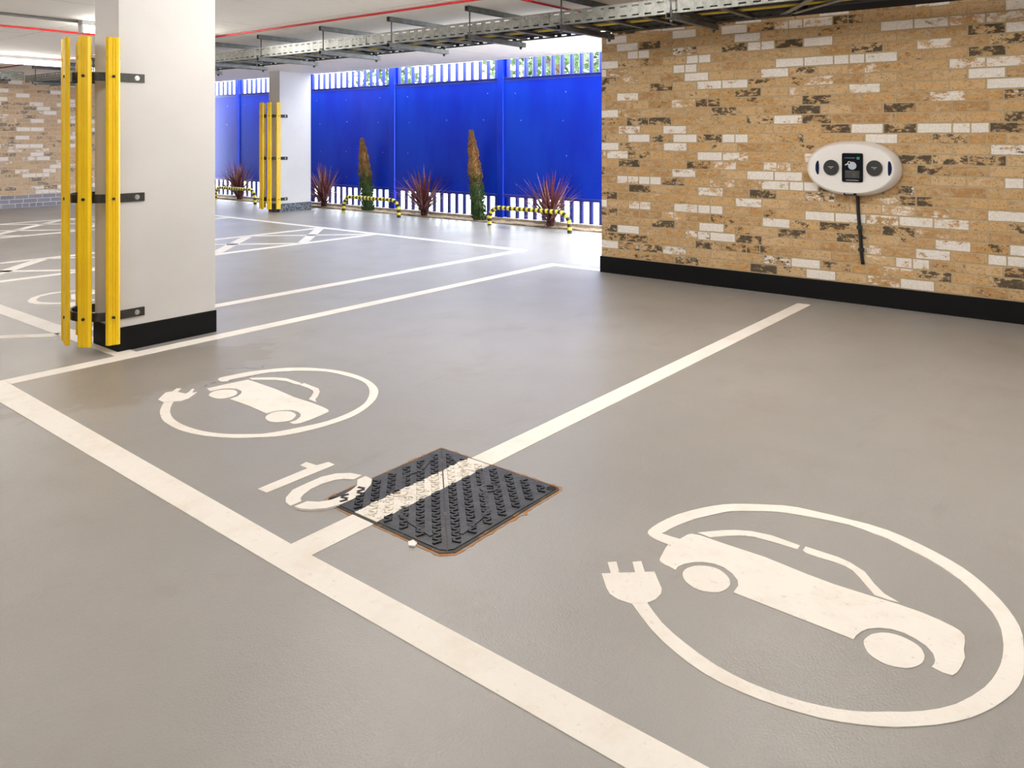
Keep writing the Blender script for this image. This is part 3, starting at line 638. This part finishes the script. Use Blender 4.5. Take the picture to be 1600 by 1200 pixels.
def conifer(x, y, h, lean, r0, seed, label):
    R.seed(seed)
    t = thing('slim_conifer', label, 'tree', (x,y,0), 'slim conifers against the fence')
    bm = newbm()
    def prof(k): return r0*(.80+.35*math.sin(min(k*3.2,PI)))*(1-k)**.42*(1.0+.10*math.sin(k*26)+.08*math.sin(k*51+1)) + .006
    N = 3400
    for i in range(N):
        k = R.random()**1.05; an = R.uniform(0,2*PI); rr = prof(k)*R.uniform(.72,1.05)
        p = Vector((x + math.cos(an)*rr, y + lean*k + math.sin(an)*rr, .015 + k*h))
        out = Vector((math.cos(an), math.sin(an), R.uniform(.3,1.6))).normalized(); s = out.cross(Vector((R.uniform(-1,1),R.uniform(-1,1),R.uniform(-1,1)))).normalized()
        L, W = R.uniform(.014,.030), R.uniform(.005,.010)
        a = [bm.verts.new(p + s*W*.6), bm.verts.new(p - s*W*.6), bm.verts.new(p + out*L*.6 - s*W), bm.verts.new(p + out*L), bm.verts.new(p + out*L*.6 + s*W)]
        bm.faces.new(a)
    # inner body that the scales grow on
    n = 14; rings = []
    for i in range(24):
        k = i/23; rr = max(prof(k)*.78, .004)
        rings.append([bm.verts.new((x+math.cos(2*PI*q/n)*rr*R.uniform(.9,1.1), y+lean*k+math.sin(2*PI*q/n)*rr*R.uniform(.9,1.1), .02+k*h*.985)) for q in range(n)])
    for i in range(23):
        for q in range(n): bm.faces.new((rings[i][q],rings[i][(q+1)%n],rings[i+1][(q+1)%n],rings[i+1][q]))
    build('foliage', bm, M['conifer'], t)
    bm = newbm(); tube(bm, [(x,y,-.02),(x,y+lean*.2,h*.2)], .018, 10); build('trunk', bm, M['trunk'], t)
conifer(8.92, 7.74, 1.33, .17, .105, 21, 'taller slim conifer with brown top, leaning against the blue fence by a hoop')
conifer(8.92, 10.22, 1.20, .16, .105, 22, 'shorter slim conifer with brown top near the farther white column')
def tree(x, y, h, r, seed, label):
    R.seed(seed)
    t = thing('leafy_tree', label, 'tree', (x,y,-.03), 'trees beyond the blue fence')
    bm = newbm(); tube(bm, [(x,y,-.05),(x+.05,y,h*.4),(x,y+.1,h*.75)], [.14,.10,.05], 10)
    for i in range(9):
        an = R.uniform(0,2*PI); z = R.uniform(.35,.7)*h
        tube(bm, [(x,y,z),(x+math.cos(an)*r*.5,y+math.sin(an)*r*.5,z+.4*r)], [.04,.015], 6)
    build('trunk', bm, M['trunk'], t)
    bm = newbm()
    for c in range(46):
        an = R.uniform(0,2*PI); rr = r*R.random()**.5; cz = h*R.uniform(.32,1.0); c0 = Vector((x+math.cos(an)*rr, y+math.sin(an)*rr, cz))
        for i in range(60):
            p = c0 + Vector((R.gauss(0,.22),R.gauss(0,.22),R.gauss(0,.16))); a = Vector((R.uniform(-1,1),R.uniform(-1,1),R.uniform(-.3,1))).normalized(); s = a.cross(Vector((R.uniform(-1,1),R.uniform(-1,1),R.uniform(-1,1)))).normalized()
            L, W = R.uniform(.12,.22), R.uniform(.045,.08)
            bm.faces.new([bm.verts.new(p), bm.verts.new(p+a*L*.5+s*W), bm.verts.new(p+a*L), bm.verts.new(p+a*L*.5-s*W)])
    build('crown', bm, M['tree_leaf'], t)
tree(14.5, 10.2, 4.6, 1.5, 31, 'leafy green tree beyond the fence panel next to the brick wall')
tree(15.5, 16.6, 4.8, 1.2, 32, 'leafy green tree beyond the fence panel with the shorter conifer')
tree(17.5, 12.6, 5.2, 1.1, 33, 'leafy green tree beyond the fence panel with the taller conifer')

# ------------------------------------------------------------------ striped hoop barriers
def hoop(y0, y1, label):
    t = thing('hoop_barrier', label, 'barrier', (8.50,(y0+y1)/2,0), 'striped hoop barriers')
    r = .030; zt = .295 - r; b = .17
    pts = []
    def arc(cy, cz, a0, a1):
        for k in range(13):
            a = math.radians(a0 + (a1-a0)*k/12); pts.append((8.50, cy + b*math.cos(a), cz + b*math.sin(a)))
    pts.append((8.50, y0+r, 0)); pts.append((8.50, y0+r, (zt-b)*.5)); arc(y0+r+b, zt-b, 180, 90)
    n = 40
    for k in range(1, n): pts.append((8.50, (y0+r+b) + (y1-y0-2*r-2*b)*k/n, zt))
    arc(y1-r-b, zt-b, 90, 0); pts.append((8.50, y1-r, (zt-b)*.5)); pts.append((8.50, y1-r, 0))
    # resample evenly so that the bands are of one width
    step = .0102; out = [Vector(pts[0])]; 
    P = [Vector(p) for p in pts]; i = 0; cur = P[0].copy(); carry = step
    while i < len(P)-1:
        d = (P[i+1]-cur).length
        if d >= carry: cur = cur + (P[i+1]-cur).normalized()*carry; out.append(cur.copy()); carry = step
        else: carry -= d; i += 1; cur = P[i].copy()
    bm = newbm(); tube(bm, out, r, 14, mifn=lambda k: (k//4+1) % 2 if False else (1 if (k//4) % 2 == 0 else 0)); build('hoop_tube', bm, [M['hoop_y'], M['hoop_k']], t)
hoop(5.80, 7.22, 'yellow and black striped hoop barrier nearest the tan brick wall')
hoop(9.00, 10.38, 'yellow and black striped hoop barrier in front of the shorter conifer')
hoop(12.85, 14.25, 'yellow and black striped hoop barrier between the two white columns')

# ------------------------------------------------------------------ charging unit on the brick wall
WXF = 6.255; CY, CZ = 1.705, 1.016
t = thing('charging_unit', 'white oval electric car charger with black screen on the tan brick wall', 'car charger', (WXF, CY, CZ-.2))
bm = newbm(); rings = []
for sc, d in ((.90,0),(.97,.0),(1.0,.010),(1.0,.028),(.985,.045),(.955,.070),(.905,.098),(.885,.104),(.86,.106)):
    ring = []
    for k in range(96):
        a = 2*PI*k/96; ca, sa = math.cos(a), math.sin(a); e = .94
        ring.append(bm.verts.new((WXF-d, CY + .338*sc*math.copysign(abs(ca)**e, ca), CZ + .206*sc*math.copysign(abs(sa)**e, sa))))
    rings.append(ring)
for i in range(len(rings)-1):
    for k in range(96):
        f = bm.faces.new((rings[i][k],rings[i][(k+1)%96],rings[i+1][(k+1)%96],rings[i+1][k])); f.smooth = True
bm.faces.new(rings[0]); bm.faces.new(rings[-1])
build('housing', bm, M['white_plastic'], t)
XF = WXF-.106
def onface(d0, d1): return lambda u, v, w: (XF - (d0 + (d1-d0)*w), u, v)
def rrect(y0, y1, z0, z1, r, n=5):
    o = []
    for cy, cz, a0 in ((y1-r,z1-r,0),(y0+r,z1-r,90),(y0+r,z0+r,180),(y1-r,z0+r,270)):
        for k in range(n+1):
            a = math.radians(a0+90*k/n); o.append((cy+r*math.cos(a), cz+r*math.sin(a)))
    return o
SY0, SY1, SZ0, SZ1 = CHG['screen']
bm = newbm(); prism(bm, rrect(SY0,SY1,SZ0,SZ1,.012), 0, 1, fn=onface(-.002,.012)); scr = build('screen', bm, M['black_gloss'], t)
sw, sh = SY1-SY0, SZ1-SZ0
def sp(u, v): return (SY1 - u*sw, SZ0 + v*sh)     # u from the viewer's left, v upward
def screen_piece(name, poly, m, d=.0008):
    bm = newbm(); prism(bm, [sp(*p) for p in poly], 0, 1, fn=onface(.012,.012+d)); build(name, bm, m, scr)
def circ(u, v, r, n=24): return [(u+r*math.cos(2*PI*k/n), v+r*math.sin(2*PI*k/n)*sw/sh) for k in range(n)]
screen_piece('card_reader', [(.15,.14),(.85,.14),(.85,.40),(.15,.40)], M['card'])
screen_piece('display_image', circ(.50,.565,.20), M['grey_print'])
screen_piece('display_image', circ(.36,.66,.085), M['pale_print'], .0014); screen_piece('display_image', circ(.36,.66,.05), M['black_gloss'], .002)
screen_piece('display_image', [(.17,.565),(.32,.63),(.30,.66),(.15,.60)], M['pale_print'], .0012)
screen_piece('display_image', [(.72,.79),(.84,.79),(.84,.87),(.72,.87)], M['green_print']); screen_piece('display_image', [(.755,.81),(.805,.81),(.805,.85),(.755,.85)], M['black_gloss'], .0014)
screen_piece('display_image', [(.12,.82),(.64,.82),(.64,.85),(.12,.85)], M['dim_print'])
screen_piece('display_image', [(.20,.055),(.80,.055),(.80,.07),(.20,.07)], M['pale_print'])
for cy, cz, r in CHG['sockets']:
    bm = newbm()
    P = [(cy + r*math.cos(2*PI*k/32), cz + r*1.06*math.sin(2*PI*k/32)) for k in range(32)]
    prism(bm, P, 0, 1, fn=onface(-.002,.016)); so = build('socket_cap', bm, M['socket'], t, .004)
    bm = newbm(); box(bm, XF-.0170, XF-.0155, cy-r*.36, cy+r*.34, cz+.004, cz+.0075); box(bm, XF-.0170, XF-.0155, cy-r*.16, cy+r*.1, cz-.006, cz-.003); build('lettering', bm, M['pale_print'], so)
for (cy, cz), sg in zip(CHG['leds'], (1,-1)):
    P = []
    for k in range(13): a = -PI/2 + PI*k/12; P.append((cy + sg*.020*math.cos(a) - sg*.010, cz + .053*math.sin(a)))
    for k in range(1,12): a = PI/2 - PI*k/12; P.append((cy - sg*.006*math.cos(a) - sg*.010, cz + .053*math.sin(a)))
    bm = newbm(); prism(bm, P, 0, 1, fn=onface(-.003,.004)); build('light_strip', bm, M['led'], t)
bm = newbm(); bar(bm, (WXF-.088, CY+.046, CZ-.1880), (WXF-.088, CY-.042, CZ-.1880), .030, .022); nb = build('name_badge', bm, M['black_gloss'], t)
bm = newbm()
for k in range(7): box(bm, WXF-.1040, WXF-.1028, CY+.036-k*.009, CY+.030-k*.009, CZ-.191, CZ-.185)
build('lettering', bm, M['pale_print'], nb)
o = tag(build('charger_cable', (lambda b: (tube(b, [(WXF-.03,1.675,.83),(WXF-.016,1.674,.78),(WXF-.014,1.672,.70),(WXF-.014,1.664,.60),(WXF-.014,1.655,.50),(WXF-.014,1.650,.40),(WXF-.013,1.643,.335),(WXF-.008,1.640,.305)], .013, 12), b)[1])(newbm()), M['cable']), 'thick black cable hanging down the brick wall under the white charger', 'cable')
rebase(o, (WXF, 1.65, .30))
for z, y, w in ((.575,1.661,'upper'),(.41,1.650,'lower')):
    c = tag(build('cable_clip', (lambda b: (box(b, WXF-.032, WXF, y-.019, y+.017, z-.012, z+.012), tube(b, [(WXF-.001,y-.026,z),(WXF-.012,y-.026,z)], .011, 10, 1), b)[2])(newbm()), [M['cable'], M['bolt']]), w + ' small black clip holding the charger cable to the bricks', 'cable clip')
    rebase(c, (WXF, y, z))

# ------------------------------------------------------------------ cable ladder, hangers, conduits
TX0, TX1, TZ0, TZ1 = 5.03, 5.65, 2.115, 2.225
def rail_bm(bm, u0, u1, c, axis, inward, z0=TZ0, z1=TZ1, slots=True):
    """perforated side rail along Y (axis 1) or X (axis 0) at offset c, flanges pointing inward"""
    th = .004
    def B(a, b, p, q, za, zb):
        if axis == 1: box(bm, p, q, a, b, za, zb)
        else: box(bm, a, b, p, q, za, zb)
    h = z1-z0
    bands = [(0,.12,0),(.12,.22,1),(.22,.74,0),(.74,.84,2),(.84,1,0)]
    for f0, f1, kind in bands:
        za, zb = z0+f0*h, z0+f1*h
        if kind == 0: B(u0, u1, c-th/2, c+th/2, za, zb)
        else:
            u = u0
            while u < u1:
                e = min(u+.045, u1); B(u, e, c-th/2, c+th/2, za, zb); u += .10
    f0, f1 = (c, c+.022*inward) if inward > 0 else (c+.022*inward, c)
    B(u0, u1, f0, f1, z1-.003, z1); B(u0, u1, f0, f1, z0, z0+.003)
def rung_bm(bm, p, q):
    p, q = Vector(p), Vector(q); d = (q-p).normalized(); n = Vector((-d.y,d.x,0))
    bar(bm, p, q, .040, .004)
    for s in (-1,1): bar(bm, p + n*.018*s + Vector((0,0,.010)), q + n*.018*s + Vector((0,0,.010)), .004, .018)
t = thing('cable_ladder', 'long galvanised cable ladder hung under the ceiling, running past the tan brick wall', 'cable ladder', (5.34,8,TZ0))
bm = newbm(); rail_bm(bm, -.2, 13.95, TX0, 1, 1); build('side_rail', bm, M['galv'], t)
bm = newbm(); rail_bm(bm, 1.96, 14.6, TX1, 1, -1); build('side_rail', bm, M['galv_dark'], t)
y = 2.25
while y < 13.9:
    bm = newbm(); rung_bm(bm, (TX0+.002,y,TZ0+.008), (TX1-.002,y,TZ0+.008)); build('rung', bm, M['galv_dark'], t); y += .30
for a, b in (((5.645,1.95),(5.22,1.45)), ((5.64,2.02),(5.05,1.60))):
    bm = newbm(); bar(bm, (a[0],a[1],TZ0+.012), (b[0],b[1],TZ0+.012), .045, .006); d = (Vector(b)-Vector(a)).normalized(); n = Vector((-d.y,d.x))*.02
    bar(bm, (a[0]+n.x,a[1]+n.y,TZ0+.03), (b[0]+n.x,b[1]+n.y,TZ0+.03), .004, .04); build('corner_brace', bm, M['galv'], t)
for yy in (5.9, 3.75):     # joint plates
    bm = newbm(); box(bm, TX0-.008, TX0-.002, yy-.11, yy+.11, TZ0+.025, TZ1-.02)
    for k in range(4):
        for z in (TZ0+.04, TZ1-.035): tube(bm, [(TX0-.006,yy-.08+k*.053,z),(TX0-.013,yy-.08+k*.053,z)], .006, 8)
    build('joint_plate', bm, M['galv'], t)
t = thing('cable_ladder', 'galvanised perforated cable ladder hung in front of the pale brick wall', 'cable ladder', (2,14.3,TZ0+.06))
bm = newbm(); rail_bm(bm, -3, 5.03, 14.0, 0, 1, TZ0+.05, TZ1+.065); build('side_rail', bm, M['galv'], t)
bm = newbm(); rail_bm(bm, -3, 5.03, 14.55, 0, -1, TZ0+.05, TZ1+.065); build('side_rail', bm, M['galv_dark'], t)
x = .6
while x < 5:
    bm = newbm(); rung_bm(bm, (x,14.0,TZ0+.06), (x,14.55,TZ0+.06)); build('rung', bm, M['galv_dark'], t); x += .32
def strut(bm, a, b, up):
    a, b = Vector(a), Vector(b); w, h, k = .041, .041, .004
    bar(bm, a + Vector((0,0,up*(h/2-k/2))), b + Vector((0,0,up*(h/2-k/2))), w, k)
    for s in (-1,1):
        bar(bm, a + Vector((0,s*(w/2-k/2),0)), b + Vector((0,s*(w/2-k/2),0)), k, h)
        bar(bm, a + Vector((0,s*(w/2-.006),-up*(h/2-k/2))), b + Vector((0,s*(w/2-.006),-up*(h/2-k/2))), .011, k)
ORD = ['above the end of the tan brick wall','first before the free end of the brick wall','second along from the brick wall','third along from the brick wall','fourth along from the brick wall','fifth along from the brick wall','sixth along from the brick wall','seventh along from the brick wall','eighth along from the brick wall','ninth along from the brick wall','tenth along from the brick wall','eleventh along from the brick wall']
for y, w in zip((2.57,3.50,4.44,5.40,6.39,7.45,8.45,9.45,10.45,11.45,12.45,13.45), ORD):
    t = thing('ladder_hanger', 'rod and channel ladder hanger ' + w, 'hanger', (5.34,y,2.07), 'hangers of the cable ladder')
    bm = newbm(); strut(bm, (4.95,y,H-.021), (5.74,y,H-.021), 1); build('top_channel', bm, M['galv_dark'], t)
    bm = newbm(); strut(bm, (4.95,y,2.090), (5.74,y,2.090), -1); build('bottom_channel', bm, M['galv_dark'], t)
    for x in (4.99,5.69):
        bm = newbm(); tube(bm, [(x,y,2.045),(x,y,H-.02)], .006, 8); tube(bm, [(x,y,2.052),(x,y,2.066)], .013, 6); tube(bm, [(x,y,2.113),(x,y,2.123)], .013, 6); build('rod', bm, M['galv_dark'], t)
CN = ['black power cable on the ladder beside its near rail','black power cable second from the ladder near rail','black power cable in the middle of the ladder','black power cable second from the ladder far rail','black power cable on the ladder beside its far rail']
for k, x in enumerate((5.12,5.20,5.33,5.46,5.57)):
    bm = newbm(); pts = [(x + R.uniform(-.012,.012), -.2 + i*.6, TZ0+.045) for i in range(24)]
    tube(bm, pts, .016, 8); rebase(tag(build('power_cable', bm, M['cable']), CN[k], 'cable', 'black cables on the ladder'), (x, 6, TZ0+.04))
bm = newbm(); tube(bm, [(5.40 + R.uniform(-.01,.01), .6 + i*.6, TZ0+.034) for i in range(22)], .010, 8)
rebase(tag(build('earth_cable', bm, M['cable_yellow']), 'thin yellow cable lying among black ones on the ladder', 'cable'), (5.27,6,TZ0+.03))
def conduit(pts, r, m, label, saddles=(), nm='conduit'):
    bm = newbm(); tube(bm, pts, r, 10); o = build(nm, bm, m); rebase(o, pts[0]); tag(o, label, 'conduit')
    for p in saddles:
        bm = newbm(); box(bm, p[0]-.016, p[0]+.016, p[1]-.022, p[1]+.022, p[2]-.012, H); ch = build('saddle', bm, M['lamp_body'], o)
conduit([(4.73,-3,H-.012),(4.73,8.5,H-.012),(4.73,14.8,H-.012)], .009, M['red'], 'red conduit on the ceiling running alongside the long cable ladder')
conduit([(4.75,3.84,H-.014),(6.2,3.84,H-.014)], .009, M['red'], 'short red conduit crossing the ceiling above the end of the brick wall')
conduit([(-3,8.72,H-.014),(4.72,8.72,H-.014)], .010, M['red'], 'red conduit on the ceiling between the two lit tube lamps')
conduit([(1.22,7.86,H-.0135),(3.28,7.86,H-.0135)], .013, M['grey_conduit'], 'thin dark conduit on the ceiling leading to the lamp behind the nearer column', [(2.0,7.86,H-.012),(2.47,7.86,H-.012)])

# ------------------------------------------------------------------ tube lamps
def batten_lamp(x0, x1, y, label):
    t = thing('tube_lamp', label, 'lamp', ((x0+x1)/2,y,H-.08), 'ceiling tube lamps')
    bm = newbm(); box(bm, x0, x1, y-.050, y+.050, H-.044, H); build('housing', bm, M['lamp_body'], t, .004)
    bm = newbm(); tube(bm, [(x0+.02,y,H-.072),(x1-.02,y,H-.072)], .036, 16); build('diffuser', bm, M['lamp'], t)
    for x in (x0, x1-.02):
        bm = newbm(); box(bm, x, x+.02, y-.040, y+.040, H-.116, H-.028); build('end_cap', bm, M['lamp_body'], t, .004)
batten_lamp(3.30, 4.50, 7.86, 'lit white tube lamp on the ceiling, partly behind the nearer column')
batten_lamp(3.30, 4.80, 11.95, 'lit white tube lamp on the ceiling nearest the pale brick wall')
batten_lamp(-.3, 1.2, 7.86, 'added unseen tube lamp on the ceiling, in line with the one behind the column')  # this lamp and those below are out of view, added for interior light
batten_lamp(2.6, 4.1, 3.4, 'added unseen tube lamp on the ceiling above the bay numbered ten')
batten_lamp(2.6, 4.1, -.3, 'added unseen tube lamp on the ceiling above the bay with the long car symbol')
batten_lamp(3.2, 4.7, 1.5, 'added unseen tube lamp on the ceiling facing the white charging unit')  # added out of view to brighten the brick wall
batten_lamp(-1.0, .5, 3.4, 'added unseen tube lamp over the driving lane in front of bay ten')
batten_lamp(-1.0, .5, -.3, 'added unseen tube lamp over the driving lane by the viewer')

for x, y, l in ((-5.5,7.86,'third in the row of the half hidden one'),(-5.5,3.4,'far along the row above bay ten'),(-5.5,-.3,'far along the row above the long car symbol'),(-.6,11.95,'second along the row by the pale brick wall')):
    batten_lamp(x, x+1.5, y, 'added unseen tube lamp on the ceiling, ' + l)  # further unseen lamps added to fill the interior

# ------------------------------------------------------------------ light and camera
w = bpy.data.worlds.new('World'); bpy.context.scene.world = w; w.use_nodes = True
bg = w.node_tree.nodes['Background']; bg.inputs[0].default_value = (.86,.93,1.0,1); bg.inputs[1].default_value = WORLD
sd = bpy.data.lights.new('sun','SUN'); sd.energy = SUN; sd.angle = math.radians(60); sd.color = (1,.98,.95)
so = bpy.data.objects.new('sun', sd); C.objects.link(so)
so.rotation_euler = Vector((-.35,.62,-.75)).to_track_quat('-Z','Y').to_euler(); so.location = (20,-10,15)
cd = bpy.data.cameras.new('camera'); cam = bpy.data.objects.new('camera', cd); C.objects.link(cam)
cam.location = (0,0,1.25); cam.rotation_euler = (PI/2, 0, math.radians(38.6034-90))
cd.sensor_width = 36; cd.sensor_fit = 'HORIZONTAL'; cd.lens = 36*1237.4975/1600; cd.shift_y = -386/1600
cd.clip_start = .05; cd.clip_end = 200
sc = bpy.context.scene; sc.camera = cam
sc.view_settings.view_transform = 'Standard'; sc.view_settings.look = 'None'; sc.view_settings.gamma = 1; sc.view_settings.exposure = EXPO
sc.view_settings.use_curve_mapping = False
sc.cycles.max_bounces = 10; sc.cycles.diffuse_bounces = 6; sc.cycles.glossy_bounces = 4
sc.cycles.use_denoising = True; sc.cycles.sample_clamp_indirect = 8
